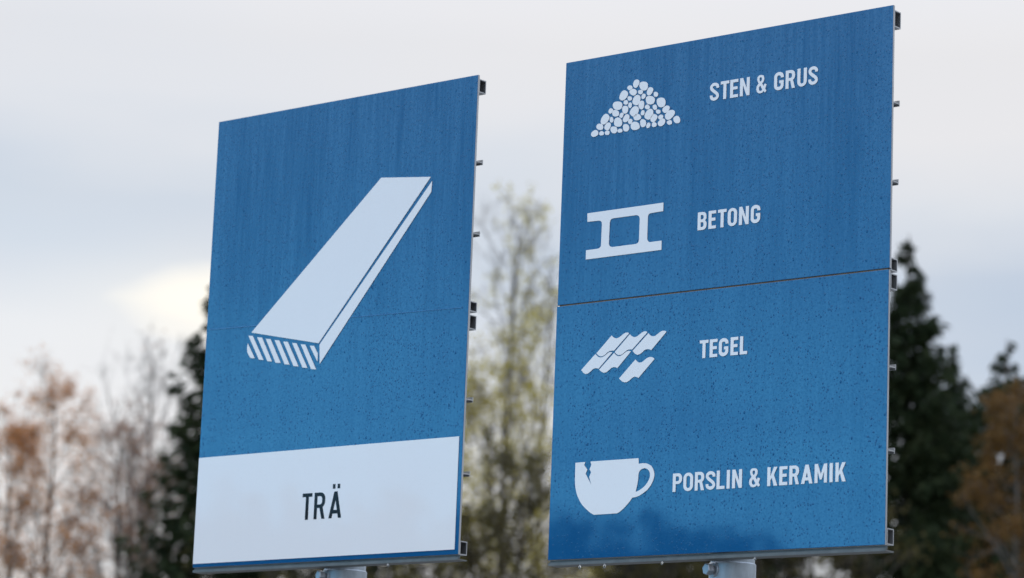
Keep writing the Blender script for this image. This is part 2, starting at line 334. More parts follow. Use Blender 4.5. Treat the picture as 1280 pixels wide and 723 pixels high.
# ------------------------------------------------------------------ artwork on the sign faces, in mm from the middle of each face
STONES = [[(-444.9, 519.7), (-443.3, 515.6), (-443.5, 512.1), (-446.0, 509.1), (-451.1, 506.7), (-456.9, 505.5), (-461.9, 505.6), (-466.5, 507.2), (-470.3, 510.9), (-471.6, 515.3), (-470.2, 518.6), (-467.5, 521.4), (-463.1, 524.1), (-457.4, 526.0), (-452.1, 525.8), (-447.9, 523.6)], [(-422.8, 511.6), (-423.2, 508.6), (-425.0, 506.9), (-427.7, 506.2), (-431.2, 506.3), (-435.0, 506.8), (-438.0, 508.2), (-439.9, 510.6), (-440.2, 513.8), (-439.3, 516.5), (-437.7, 518.2), (-435.5, 519.4), (-431.8, 519.6), (-427.9, 518.6), (-425.3, 516.9), (-423.6, 514.6)], [(-401.5, 510.5), (-402.1, 507.7), (-403.4, 505.8), (-405.9, 504.6), (-410.0, 504.7), (-414.1, 505.8), (-416.9, 507.4), (-418.9, 509.7), (-419.7, 512.8), (-418.9, 515.6), (-417.0, 517.2), (-414.4, 518.1), (-410.6, 518.3), (-406.3, 517.7), (-403.3, 516.0), (-401.7, 513.4)], [(-373.4, 516.0), (-374.0, 511.5), (-376.0, 508.4), (-379.6, 506.4), (-385.4, 506.6), (-390.9, 508.5), (-394.3, 511.4), (-396.8, 514.7), (-398.5, 519.2), (-398.5, 524.1), (-396.0, 527.2), (-391.8, 528.3), (-386.2, 527.9), (-380.8, 526.6), (-376.8, 524.2), (-374.2, 520.7)], [(-353.9, 512.1), (-353.6, 509.2), (-354.8, 507.2), (-357.6, 506.2), (-361.5, 506.0), (-365.3, 506.4), (-368.4, 507.2), (-371.0, 508.9), (-372.4, 511.8), (-372.1, 514.6), (-370.5, 516.4), (-368.1, 517.5), (-364.5, 518.2), (-360.5, 517.9), (-357.5, 516.7), (-355.4, 514.8)], [(-328.9, 516.4), (-329.6, 511.6), (-331.8, 508.5), (-335.2, 506.5), (-340.5, 506.2), (-345.9, 507.7), (-349.3, 510.8), (-351.2, 514.7), (-352.2, 519.4), (-352.4, 524.4), (-350.7, 528.1), (-346.9, 529.9), (-341.4, 529.4), (-336.3, 527.5), (-332.7, 525.0), (-330.1, 521.5)], [(-426.2, 531.8), (-426.3, 527.4), (-428.3, 524.3), (-432.5, 523.0), (-438.2, 523.7), (-443.5, 525.4), (-447.3, 527.6), (-450.5, 530.6), (-452.0, 535.1), (-451.2, 539.5), (-448.4, 542.0), (-444.5, 543.2), (-439.0, 543.2), (-433.4, 541.9), (-429.6, 539.4), (-427.3, 536.1)], [(-400.2, 525.5), (-403.5, 521.1), (-407.6, 518.9), (-412.0, 519.0), (-416.5, 521.2), (-420.1, 524.4), (-421.8, 527.8), (-421.5, 531.9), (-418.8, 536.5), (-415.0, 540.2), (-411.2, 542.3), (-406.8, 543.0), (-401.8, 541.3), (-398.4, 537.7), (-397.6, 533.9), (-398.3, 530.0)], [(-409.1, 546.8), (-415.1, 541.8), (-420.8, 539.1), (-426.7, 538.6), (-432.5, 541.3), (-436.0, 546.0), (-436.4, 550.9), (-435.1, 556.0), (-431.5, 562.3), (-425.9, 568.1), (-419.8, 570.7), (-414.1, 570.1), (-409.0, 566.9), (-405.0, 562.8), (-403.4, 558.3), (-404.6, 553.0)], [(-388.9, 548.5), (-388.9, 544.7), (-390.1, 542.2), (-392.3, 540.9), (-395.3, 540.8), (-398.4, 541.7), (-400.7, 543.6), (-402.0, 546.5), (-402.4, 550.3), (-402.0, 553.7), (-401.0, 556.3), (-399.2, 558.2), (-396.0, 558.6), (-392.9, 557.2), (-390.9, 554.9), (-389.7, 552.1)], [(-355.9, 536.6), (-356.2, 529.8), (-359.4, 525.8), (-364.4, 524.4), (-370.7, 524.8), (-376.9, 526.2), (-381.9, 529.0), (-385.4, 533.8), (-386.5, 540.6), (-385.3, 546.9), (-382.6, 550.9), (-378.3, 553.3), (-371.8, 553.4), (-365.4, 551.2), (-361.1, 547.7), (-357.9, 543.2)], [(-319.3, 532.0), (-321.4, 529.0), (-323.9, 527.2), (-326.8, 527.0), (-329.9, 528.4), (-332.2, 530.5), (-333.5, 532.7), (-334.0, 535.4), (-333.0, 538.9), (-330.5, 542.0), (-327.8, 543.1), (-325.0, 543.2), (-322.0, 542.3), (-319.2, 540.5), (-317.9, 538.2), (-318.0, 535.3)], [(-332.0, 541.2), (-335.9, 537.2), (-339.9, 535.3), (-344.2, 534.9), (-349.0, 536.3), (-353.0, 539.4), (-354.1, 543.4), (-353.0, 547.6), (-350.2, 552.0), (-346.7, 556.2), (-342.9, 558.9), (-338.4, 559.5), (-333.7, 557.3), (-330.5, 553.8), (-329.3, 550.1), (-329.6, 546.0)], [(-352.9, 555.6), (-354.6, 552.6), (-356.7, 550.7), (-359.3, 550.0), (-362.4, 550.8), (-365.1, 552.6), (-366.6, 554.8), (-367.1, 557.6), (-366.0, 561.2), (-363.8, 564.2), (-361.5, 565.6), (-359.1, 566.2), (-355.9, 566.0), (-352.9, 564.5), (-351.5, 562.1), (-351.6, 559.0)], [(-367.9, 565.4), (-368.4, 561.1), (-371.0, 558.5), (-375.1, 557.2), (-380.8, 557.2), (-386.8, 558.5), (-390.9, 561.1), (-393.1, 564.6), (-393.7, 568.9), (-393.4, 573.0), (-391.7, 576.1), (-387.8, 577.9), (-381.6, 577.5), (-375.9, 575.5), (-372.2, 572.9), (-369.5, 569.8)], [(-392.8, 572.9), (-395.7, 570.2), (-398.5, 569.0), (-401.5, 568.8), (-404.8, 570.0), (-407.3, 572.3), (-408.2, 574.9), (-408.2, 577.7), (-406.7, 581.1), (-404.0, 584.2), (-401.0, 585.3), (-398.0, 584.9), (-395.0, 583.4), (-392.3, 581.5), (-390.8, 579.2), (-390.8, 576.2)], [(-357.1, 587.5), (-358.7, 581.9), (-362.0, 578.5), (-366.9, 576.4), (-374.4, 576.4), (-381.9, 578.4), (-387.1, 581.7), (-390.9, 586.1), (-393.0, 592.3), (-392.2, 598.4), (-388.3, 601.8), (-382.6, 602.8), (-375.4, 602.5), (-368.0, 601.2), (-361.9, 598.5), (-358.0, 593.8)], [(-334.8, 572.3), (-335.7, 567.6), (-337.5, 564.3), (-340.4, 561.8), (-345.5, 561.2), (-350.9, 562.9), (-354.3, 566.2), (-356.3, 570.2), (-357.4, 575.4), (-357.1, 580.5), (-355.0, 583.9), (-351.5, 585.6), (-346.5, 585.7), (-341.3, 584.5), (-337.4, 581.9), (-335.1, 577.7)], [(-322.1, 583.2), (-322.9, 579.5), (-324.6, 577.0), (-327.0, 576.0), (-330.0, 576.7), (-332.5, 578.4), (-334.1, 580.3), (-335.3, 583.0), (-335.4, 586.9), (-334.2, 590.6), (-332.2, 592.6), (-329.9, 593.4), (-327.0, 593.2), (-324.2, 592.0), (-322.5, 589.8), (-321.9, 586.9)], [(-336.4, 594.4), (-336.7, 591.5), (-338.1, 589.6), (-340.6, 588.7), (-344.3, 588.8), (-348.1, 589.7), (-350.9, 591.2), (-352.7, 593.5), (-353.1, 596.7), (-352.2, 599.3), (-350.7, 601.0), (-348.5, 602.2), (-344.9, 602.5), (-340.9, 601.7), (-338.3, 599.7), (-337.0, 597.3)], [(-322.1, 604.6), (-322.6, 601.5), (-324.3, 599.7), (-326.8, 598.8), (-330.3, 598.8), (-333.9, 599.7), (-336.4, 601.4), (-337.8, 603.8), (-338.6, 606.8), (-338.5, 609.9), (-337.2, 612.1), (-334.6, 613.1), (-330.8, 612.6), (-327.5, 611.4), (-325.0, 609.9), (-323.0, 607.8)], [(-341.9, 610.3), (-347.8, 605.5), (-353.2, 603.3), (-358.7, 603.0), (-364.4, 605.2), (-368.5, 609.5), (-369.6, 614.2), (-368.7, 619.4), (-365.3, 625.8), (-359.9, 631.4), (-354.1, 633.7), (-348.7, 632.9), (-343.6, 630.0), (-339.4, 626.4), (-337.1, 622.1), (-337.6, 616.6)], [(-324.9, 632.3), (-328.0, 630.6), (-331.2, 630.4), (-334.3, 631.5), (-337.4, 633.8), (-340.1, 636.6), (-341.2, 639.3), (-340.5, 642.0), (-337.6, 644.3), (-334.2, 645.4), (-331.2, 645.5), (-328.0, 645.0), (-324.5, 643.0), (-321.9, 639.9), (-321.4, 637.1), (-322.5, 634.7)], [(-299.0, 643.1), (-302.0, 638.6), (-305.6, 635.6), (-310.0, 634.9), (-314.7, 637.0), (-318.0, 640.5), (-319.5, 644.0), (-319.9, 648.0), (-318.5, 653.2), (-315.1, 657.9), (-311.2, 660.0), (-306.9, 660.3), (-302.3, 658.8), (-298.3, 655.9), (-296.6, 652.2), (-297.0, 648.0)], [(-264.8, 634.6), (-265.5, 629.1), (-267.8, 625.0), (-272.3, 622.4), (-279.8, 622.6), (-286.9, 625.3), (-291.3, 629.0), (-294.4, 633.2), (-296.4, 639.0), (-296.2, 645.1), (-293.2, 648.9), (-288.0, 650.5), (-280.8, 650.2), (-273.7, 648.4), (-268.6, 645.2), (-265.6, 640.5)], [(-282.4, 618.5), (-283.3, 615.7), (-284.9, 613.9), (-287.4, 612.8), (-291.1, 612.8), (-295.0, 613.8), (-297.6, 615.5), (-299.5, 617.8), (-300.5, 621.0), (-300.1, 624.1), (-298.1, 625.9), (-295.3, 626.5), (-291.6, 626.3), (-287.9, 625.6), (-284.8, 624.2), (-282.8, 621.8)], [(-307.7, 615.9), (-311.4, 613.1), (-315.5, 612.2), (-320.2, 613.2), (-325.2, 616.2), (-329.6, 620.0), (-332.1, 623.7), (-332.7, 627.7), (-330.1, 631.6), (-325.8, 633.9), (-321.5, 634.1), (-317.1, 633.3), (-311.7, 631.0), (-306.8, 627.3), (-304.7, 623.3), (-305.2, 619.5)], [(-247.7, 612.9), (-250.9, 608.9), (-254.3, 606.2), (-258.5, 604.9), (-263.5, 606.2), (-267.2, 609.6), (-268.4, 613.5), (-268.1, 617.7), (-266.4, 622.6), (-263.4, 627.2), (-259.6, 629.5), (-255.4, 629.9), (-250.8, 628.5), (-246.7, 625.8), (-244.7, 622.1), (-245.1, 617.7)], [(-226.4, 603.8), (-226.9, 600.6), (-228.5, 598.6), (-230.9, 597.5), (-234.5, 597.3), (-238.4, 598.3), (-240.8, 600.3), (-242.1, 602.9), (-242.7, 606.1), (-242.7, 609.3), (-241.6, 611.7), (-239.0, 612.9), (-235.1, 612.6), (-231.5, 611.2), (-229.1, 609.5), (-227.2, 607.1)], [(-273.0, 602.3), (-275.1, 599.5), (-277.3, 597.9), (-279.8, 597.0), (-283.2, 597.3), (-286.2, 599.1), (-287.4, 601.8), (-287.3, 604.7), (-286.3, 608.1), (-284.7, 611.2), (-282.5, 613.1), (-279.8, 613.7), (-276.6, 612.8), (-273.8, 611.0), (-272.2, 608.7), (-271.8, 605.8)], [(-292.1, 591.6), (-295.6, 584.9), (-300.3, 581.6), (-305.4, 581.2), (-310.9, 583.1), (-315.9, 585.9), (-319.3, 589.7), (-320.3, 595.4), (-317.9, 602.7), (-313.6, 608.6), (-309.2, 611.7), (-304.3, 613.1), (-298.4, 612.2), (-293.3, 608.8), (-291.0, 604.2), (-290.5, 598.7)], [(-237.6, 588.0), (-238.8, 582.6), (-241.8, 579.1), (-246.6, 577.0), (-254.1, 576.7), (-261.9, 578.9), (-266.7, 582.6), (-269.3, 587.0), (-270.8, 592.5), (-271.0, 598.2), (-268.4, 602.2), (-262.9, 604.0), (-255.1, 603.2), (-247.8, 601.0), (-242.6, 597.9), (-238.9, 593.7)], [(-198.7, 578.3), (-198.8, 571.5), (-201.0, 567.0), (-204.6, 564.0), (-210.8, 562.6), (-217.6, 563.5), (-222.8, 566.6), (-226.9, 571.2), (-230.0, 578.0), (-231.1, 585.2), (-229.0, 590.0), (-224.4, 592.2), (-218.0, 592.7), (-211.6, 592.1), (-206.0, 590.0), (-201.3, 585.5)], [(-276.8, 576.9), (-278.2, 571.2), (-280.8, 567.4), (-284.6, 566.0), (-289.2, 567.3), (-292.9, 570.0), (-295.2, 573.0), (-296.8, 577.1), (-296.6, 583.0), (-294.5, 588.5), (-291.5, 591.5), (-287.9, 592.8), (-283.4, 592.4), (-279.3, 590.3), (-277.0, 586.8), (-276.3, 582.4)], [(-257.7, 564.3), (-261.1, 563.2), (-264.2, 563.5), (-267.1, 564.4), (-270.6, 566.4), (-273.5, 569.3), (-274.3, 572.2), (-273.4, 574.6), (-271.0, 576.7), (-268.0, 578.2), (-265.0, 578.4), (-261.9, 577.3), (-258.8, 574.9), (-256.3, 572.0), (-255.1, 569.3), (-255.4, 566.6)], [(-229.5, 566.5), (-229.3, 563.2), (-229.8, 560.6), (-231.4, 558.6), (-234.9, 557.9), (-238.6, 558.7), (-241.2, 560.6), (-243.2, 563.0), (-244.7, 566.4), (-245.2, 569.9), (-244.3, 572.4), (-242.2, 573.9), (-238.9, 574.6), (-235.3, 574.3), (-232.4, 572.7), (-230.5, 570.1)], [(-215.6, 550.2), (-216.1, 547.5), (-217.6, 545.7), (-220.0, 544.6), (-223.9, 544.7), (-227.8, 545.9), (-230.1, 547.7), (-231.6, 549.8), (-232.7, 552.5), (-232.7, 555.4), (-231.2, 557.3), (-228.3, 558.0), (-224.4, 557.6), (-220.7, 556.7), (-218.0, 555.2), (-216.2, 553.1)], [(-187.9, 548.4), (-192.5, 545.1), (-197.1, 543.7), (-201.3, 544.4), (-205.2, 547.0), (-208.2, 550.2), (-209.5, 553.7), (-208.7, 557.8), (-204.7, 562.1), (-199.5, 564.9), (-195.1, 565.6), (-191.0, 565.4), (-186.5, 563.5), (-183.1, 560.2), (-182.5, 556.5), (-184.2, 552.6)], [(-171.5, 528.1), (-177.6, 523.7), (-183.4, 521.5), (-189.2, 521.7), (-194.6, 524.8), (-198.3, 529.4), (-199.4, 534.2), (-197.8, 539.5), (-192.5, 545.2), (-185.8, 549.1), (-180.0, 550.3), (-174.5, 550.3), (-168.4, 548.1), (-163.8, 543.8), (-163.3, 538.6), (-166.2, 533.4)], [(-273.9, 553.5), (-275.0, 550.1), (-277.0, 548.3), (-279.3, 547.7), (-282.2, 548.0), (-285.2, 548.9), (-287.3, 550.7), (-288.2, 553.7), (-287.7, 557.3), (-286.3, 560.4), (-284.7, 562.4), (-282.5, 563.6), (-279.4, 563.4), (-276.5, 562.0), (-274.8, 559.9), (-273.9, 557.2)], [(-245.1, 540.7), (-250.2, 534.4), (-255.8, 531.7), (-261.2, 532.0), (-266.5, 534.3), (-271.4, 537.5), (-274.1, 541.8), (-273.8, 547.7), (-269.9, 554.7), (-264.5, 560.3), (-259.3, 563.3), (-253.9, 564.3), (-248.0, 562.3), (-243.7, 558.2), (-242.1, 553.4), (-242.3, 547.8)], [(-207.8, 528.8), (-210.6, 526.3), (-213.7, 525.4), (-216.7, 526.0), (-219.8, 527.7), (-222.5, 529.9), (-224.0, 532.4), (-223.9, 535.3), (-221.5, 538.4), (-218.3, 540.4), (-215.3, 541.1), (-212.3, 541.1), (-208.9, 539.7), (-206.2, 537.3), (-205.4, 534.6), (-205.8, 531.8)], [(-230.0, 527.8), (-234.2, 523.7), (-238.5, 521.5), (-243.1, 521.3), (-247.8, 523.7), (-250.9, 527.4), (-252.0, 531.1), (-252.0, 535.2), (-249.7, 540.3), (-245.5, 544.8), (-240.8, 546.4), (-236.4, 545.8), (-232.0, 543.6), (-228.2, 540.6), (-226.4, 536.9), (-227.0, 532.6)], [(-202.8, 509.6), (-207.8, 506.4), (-212.6, 505.5), (-217.1, 506.6), (-221.3, 509.4), (-224.4, 513.1), (-224.8, 517.0), (-222.7, 520.7), (-218.4, 524.2), (-213.5, 527.0), (-208.9, 528.4), (-204.0, 528.1), (-199.6, 525.1), (-197.4, 520.8), (-197.7, 517.1), (-199.2, 513.5)], [(-173.7, 514.7), (-172.9, 511.7), (-173.3, 509.2), (-175.2, 507.3), (-179.0, 506.2), (-183.0, 506.4), (-185.9, 507.5), (-188.4, 509.1), (-190.7, 511.8), (-192.0, 515.0), (-191.2, 517.5), (-188.7, 519.0), (-185.1, 519.9), (-181.3, 520.1), (-178.1, 519.4), (-175.5, 517.7)], [(-145.2, 520.2), (-143.7, 515.5), (-143.7, 511.7), (-145.7, 508.4), (-150.7, 506.8), (-156.3, 507.3), (-160.5, 509.2), (-164.0, 512.0), (-167.1, 516.4), (-168.7, 521.3), (-167.9, 525.0), (-165.3, 527.6), (-160.7, 529.3), (-155.4, 529.7), (-150.8, 528.1), (-147.5, 524.8)], [(-299.2, 555.7), (-304.5, 549.9), (-310.5, 547.5), (-316.3, 548.5), (-321.8, 551.8), (-326.3, 555.9), (-328.7, 560.4), (-328.5, 565.9), (-324.4, 572.2), (-318.6, 577.1), (-312.9, 579.3), (-307.1, 579.5), (-300.9, 576.8), (-296.6, 572.1), (-295.5, 567.2), (-296.2, 562.0)], [(-288.6, 547.7), (-286.2, 543.4), (-286.6, 539.6), (-289.9, 536.9), (-295.4, 535.4), (-300.9, 535.0), (-305.6, 535.5), (-309.8, 537.5), (-313.2, 541.4), (-314.6, 545.9), (-313.7, 549.4), (-311.1, 552.3), (-306.1, 554.4), (-300.2, 555.0), (-295.7, 553.7), (-292.0, 551.4)], [(-267.2, 523.1), (-267.5, 517.4), (-269.6, 514.2), (-272.5, 512.4), (-276.7, 511.5), (-281.4, 512.0), (-285.1, 514.5), (-287.6, 518.7), (-288.9, 524.4), (-289.0, 529.9), (-287.6, 533.8), (-284.7, 535.9), (-280.1, 536.1), (-275.6, 534.8), (-272.0, 532.6), (-269.0, 529.0)], [(-252.1, 512.1), (-253.8, 508.9), (-256.0, 507.3), (-258.3, 506.5), (-261.4, 506.5), (-264.4, 507.7), (-266.1, 510.0), (-266.3, 513.1), (-265.4, 516.8), (-263.9, 520.0), (-262.0, 522.1), (-259.6, 523.2), (-256.5, 522.6), (-253.8, 521.0), (-252.2, 518.8), (-251.4, 515.9)], [(-229.0, 514.7), (-228.3, 511.6), (-229.3, 509.3), (-231.6, 507.8), (-235.2, 506.9), (-239.3, 506.8), (-242.7, 507.8), (-245.0, 510.0), (-246.2, 513.1), (-246.4, 516.0), (-245.7, 518.3), (-244.0, 520.2), (-240.2, 521.3), (-235.9, 521.0), (-232.9, 519.6), (-230.7, 517.6)], [(-291.0, 518.7), (-290.1, 513.1), (-292.5, 509.2), (-297.5, 507.0), (-304.9, 506.5), (-312.5, 507.4), (-318.2, 509.8), (-322.1, 513.7), (-323.8, 519.2), (-323.6, 524.4), (-321.8, 528.4), (-317.7, 531.4), (-310.1, 532.3), (-302.3, 530.8), (-297.2, 527.7), (-293.7, 523.9)]]
BLOCK = [[(-474.4, 274.3), (-195.7, 275.3), (-195.5, 250.1), (-238.6, 249.0), (-244.4, 248.2), (-248.7, 244.8), (-250.5, 239.7), (-250.5, 174.4), (-248.9, 168.6), (-245.0, 164.6), (-239.9, 162.9), (-198.2, 162.8), (-197.9, 135.5), (-474.8, 134.7), (-474.9, 162.6), (-431.1, 162.9), (-425.6, 164.0), (-421.2, 167.5), (-419.6, 171.6), (-418.8, 236.1), (-420.0, 241.9), (-423.3, 245.6), (-429.4, 247.4), (-473.3, 248.3)], [(-378.2, 248.6), (-292.6, 248.8), (-286.4, 247.3), (-282.1, 243.4), (-279.8, 237.8), (-280.1, 173.3), (-281.6, 167.9), (-285.6, 164.1), (-292.1, 162.5), (-377.2, 162.4), (-384.5, 164.5), (-389.2, 168.7), (-390.8, 173.7), (-389.8, 235.8), (-388.4, 242.7), (-384.4, 247.1)]]
TILES = [[(-369.4, -102.0), (-363.6, -107.0), (-357.0, -110.7), (-349.8, -112.0), (-340.9, -109.7), (-331.4, -103.9), (-322.6, -99.2), (-314.9, -97.7), (-309.1, -98.7), (-305.8, -101.4), (-358.8, -147.7), (-365.9, -146.8), (-373.4, -147.0), (-381.4, -150.0), (-392.4, -157.5), (-400.4, -160.6), (-408.6, -160.4), (-416.9, -156.4), (-423.0, -150.1)], [(-302.8, -104.0), (-297.1, -108.9), (-290.6, -112.6), (-283.5, -113.9), (-274.6, -111.6), (-265.2, -105.9), (-256.5, -101.1), (-248.9, -99.7), (-243.1, -100.7), (-239.8, -103.3), (-292.4, -149.4), (-299.5, -148.6), (-306.8, -148.8), (-314.8, -151.8), (-325.7, -159.2), (-333.7, -162.2), (-341.7, -162.1), (-350.0, -158.1), (-356.0, -151.8)], [(-235.9, -106.5), (-230.3, -111.9), (-225.4, -115.2), (-219.0, -117.0), (-211.1, -116.4), (-198.7, -109.2), (-189.3, -104.2), (-181.5, -103.6), (-175.1, -104.9), (-171.2, -107.9), (-223.9, -156.8), (-230.9, -153.9), (-238.3, -152.8), (-247.8, -154.8), (-258.6, -162.5), (-266.5, -166.1), (-273.8, -166.5), (-282.6, -162.4), (-290.9, -153.7)], [(-426.9, -152.1), (-418.4, -159.7), (-410.1, -163.5), (-402.0, -163.6), (-393.9, -161.1), (-379.7, -152.3), (-373.3, -150.2), (-364.4, -151.9), (-413.6, -196.7), (-418.6, -194.8), (-426.8, -194.2), (-434.8, -196.4), (-444.3, -203.6), (-452.4, -207.7), (-460.5, -208.9), (-468.9, -205.1), (-477.5, -195.5)], [(-358.5, -154.5), (-350.1, -161.7), (-341.9, -165.5), (-333.9, -165.1), (-326.0, -161.5), (-313.4, -153.7), (-305.4, -152.3), (-296.7, -154.8), (-344.4, -200.0), (-350.3, -197.2), (-358.5, -196.0), (-367.1, -198.2), (-377.5, -205.5), (-385.4, -209.6), (-393.5, -210.1), (-401.8, -206.8), (-411.2, -199.5)], [(-279.7, -179.8), (-273.7, -185.7), (-268.8, -189.0), (-262.4, -190.5), (-254.5, -189.1), (-240.5, -180.3), (-232.6, -177.1), (-224.7, -176.6), (-216.7, -179.1), (-211.1, -183.9), (-267.1, -235.0), (-272.0, -232.0), (-280.0, -230.1), (-287.9, -232.1), (-300.4, -240.5), (-308.3, -243.8), (-316.3, -244.0), (-325.4, -241.0), (-337.1, -231.3)]]
CUP = [[(-487.1, -469.2), (-450.7, -468.5), (-454.8, -477.7), (-442.1, -491.6), (-448.2, -503.4), (-425.7, -537.0), (-434.6, -513.5), (-428.3, -500.1), (-434.2, -490.7), (-428.2, -478.6), (-431.7, -468.5), (-257.8, -468.7), (-256.5, -485.0), (-243.8, -484.1), (-232.0, -484.8), (-221.9, -487.5), (-211.6, -493.5), (-203.9, -503.4), (-199.9, -514.5), (-199.8, -525.3), (-203.1, -535.9), (-211.2, -549.8), (-222.5, -561.6), (-237.2, -570.6), (-250.4, -577.0), (-263.7, -580.7), (-275.4, -581.7), (-283.5, -591.1), (-293.3, -600.3), (-303.0, -609.1), (-312.9, -616.2), (-321.2, -621.3), (-330.2, -624.4), (-413.1, -624.6), (-425.4, -618.6), (-436.0, -611.0), (-446.7, -602.8), (-457.5, -593.0), (-466.6, -581.6), (-474.8, -568.3), (-480.6, -554.2), (-484.8, -538.9), (-486.7, -519.5)], [(-256.1, -514.1), (-254.0, -508.0), (-249.8, -503.6), (-243.2, -499.9), (-234.9, -498.7), (-226.4, -500.8), (-218.8, -507.2), (-214.8, -515.6), (-214.9, -523.7), (-217.9, -532.4), (-223.3, -541.1), (-231.3, -549.3), (-241.1, -556.4), (-252.6, -562.3), (-264.9, -566.2), (-259.9, -547.8), (-257.1, -531.7)]]
PLANK = [[(183.1, 466.2), (394.7, 443.6), (-54.9, -49.2), (-360.7, 11.8)], [(400.8, 429.7), (398.7, 394.1), (-45.2, -116.8), (-50.3, -54.0)], [(-374.2, -23.1), (-339.0, -74.8), (-351.5, -74.0), (-360.6, -71.0), (-374.4, -52.6), (-376.7, -37.0)], [(-373.3, 2.6), (-353.6, 0.2), (-298.5, -83.9), (-319.1, -81.5)], [(-333.0, -6.0), (-310.6, -8.7), (-259.4, -92.1), (-279.9, -89.7)], [(-293.2, -14.5), (-271.3, -17.1), (-219.8, -100.1), (-242.6, -97.6)], [(-252.7, -22.3), (-231.6, -24.8), (-179.3, -108.7), (-200.9, -106.2)], [(-213.4, -30.2), (-192.8, -32.7), (-139.0, -117.7), (-160.8, -115.2)], [(-172.6, -38.2), (-153.1, -40.6), (-98.9, -125.9), (-120.3, -123.5)], [(-133.8, -46.0), (-113.7, -48.5), (-60.2, -133.5), (-82.2, -131.0)], [(-93.7, -54.2), (-74.8, -55.8), (-55.9, -82.5), (-55.8, -108.9)]]
TEXT = {'STEN & GRUS': (557.3, 610.7, [('S', -39.6, -8.0), ('T', -2.2, 27.6), ('E', 31.4, 59.4), ('N', 65.8, 99.2), ('&', 122.7, 157.8), ('G', 184.0, 216.2), ('R', 223.1, 255.1), ('U', 262.9, 294.7), ('S', 300.3, 331.9)]), 'BETONG': (179.1, 231.8, [('B', -71.0, -39.8), ('E', -32.8, -6.9), ('T', -0.1, 29.4), ('O', 34.2, 66.1), ('N', 73.4, 106.8), ('G', 113.9, 146.2)]), 'TEGEL': (-194.9, -143.2, [('T', -52.0, -21.9), ('E', -17.0, 9.5), ('G', 14.9, 47.4), ('E', 55.1, 80.7), ('L', 87.2, 112.2)]), 'PORSLIN & KERAMIK': (-572.6, -520.2, [('P', -133.5, -101.5), ('O', -96.3, -62.8), ('R', -56.4, -24.1), ('S', -18.7, 13.8), ('L', 18.7, 46.2), ('I', 52.1, 64.6), ('N', 71.7, 104.9), ('&', 129.4, 166.1), ('K', 190.3, 224.1), ('E', 230.3, 256.7), ('R', 263.4, 295.6), ('A', 302.5, 339.9), ('M', 346.7, 387.0), ('I', 394.0, 406.5), ('K', 414.2, 447.6)]), 'TRA': (-616.3, -532.1, [('T', -89.5, -47.1), ('R', -37.1, 10.2), ('Ä', 27.2, 81.6)])}

# ------------------------------------------------------------------ lettering (condensed bold capitals drawn as outlines)
def arc(cx, cy, rx, ry, a0, a1, n=8):
    return [(cx + rx * math.cos(R(a0 + (a1 - a0) * i / n)), cy + ry * math.sin(R(a0 + (a1 - a0) * i / n))) for i in range(n + 1)]
def rrect(x0, y0, x1, y1, rx, ry):
    return arc(x1 - rx, y1 - ry, rx, ry, 0, 90) + arc(x0 + rx, y1 - ry, rx, ry, 90, 180) + arc(x0 + rx, y0 + ry, rx, ry, 180, 270) + arc(x1 - rx, y0 + ry, rx, ry, 270, 360)
def strip(path, t):
    L, Rr = [], []
    for i, p in enumerate(path):
        a = path[max(0, i - 1)]; b = path[min(len(path) - 1, i + 1)]
        dx, dy = b[0] - a[0], b[1] - a[1]; l = math.hypot(dx, dy) or 1
        nx, ny = -dy / l * t / 2, dx / l * t / 2
        L.append((p[0] + nx, p[1] + ny)); Rr.append((p[0] - nx, p[1] - ny))
    return L + Rr[::-1]
def bez(a, b, c, d, n=12):
    return [tuple((1 - t) ** 3 * a[k] + 3 * (1 - t) ** 2 * t * b[k] + 3 * (1 - t) * t * t * c[k] + t ** 3 * d[k] for k in (0, 1)) for t in [i / n for i in range(n + 1)]]
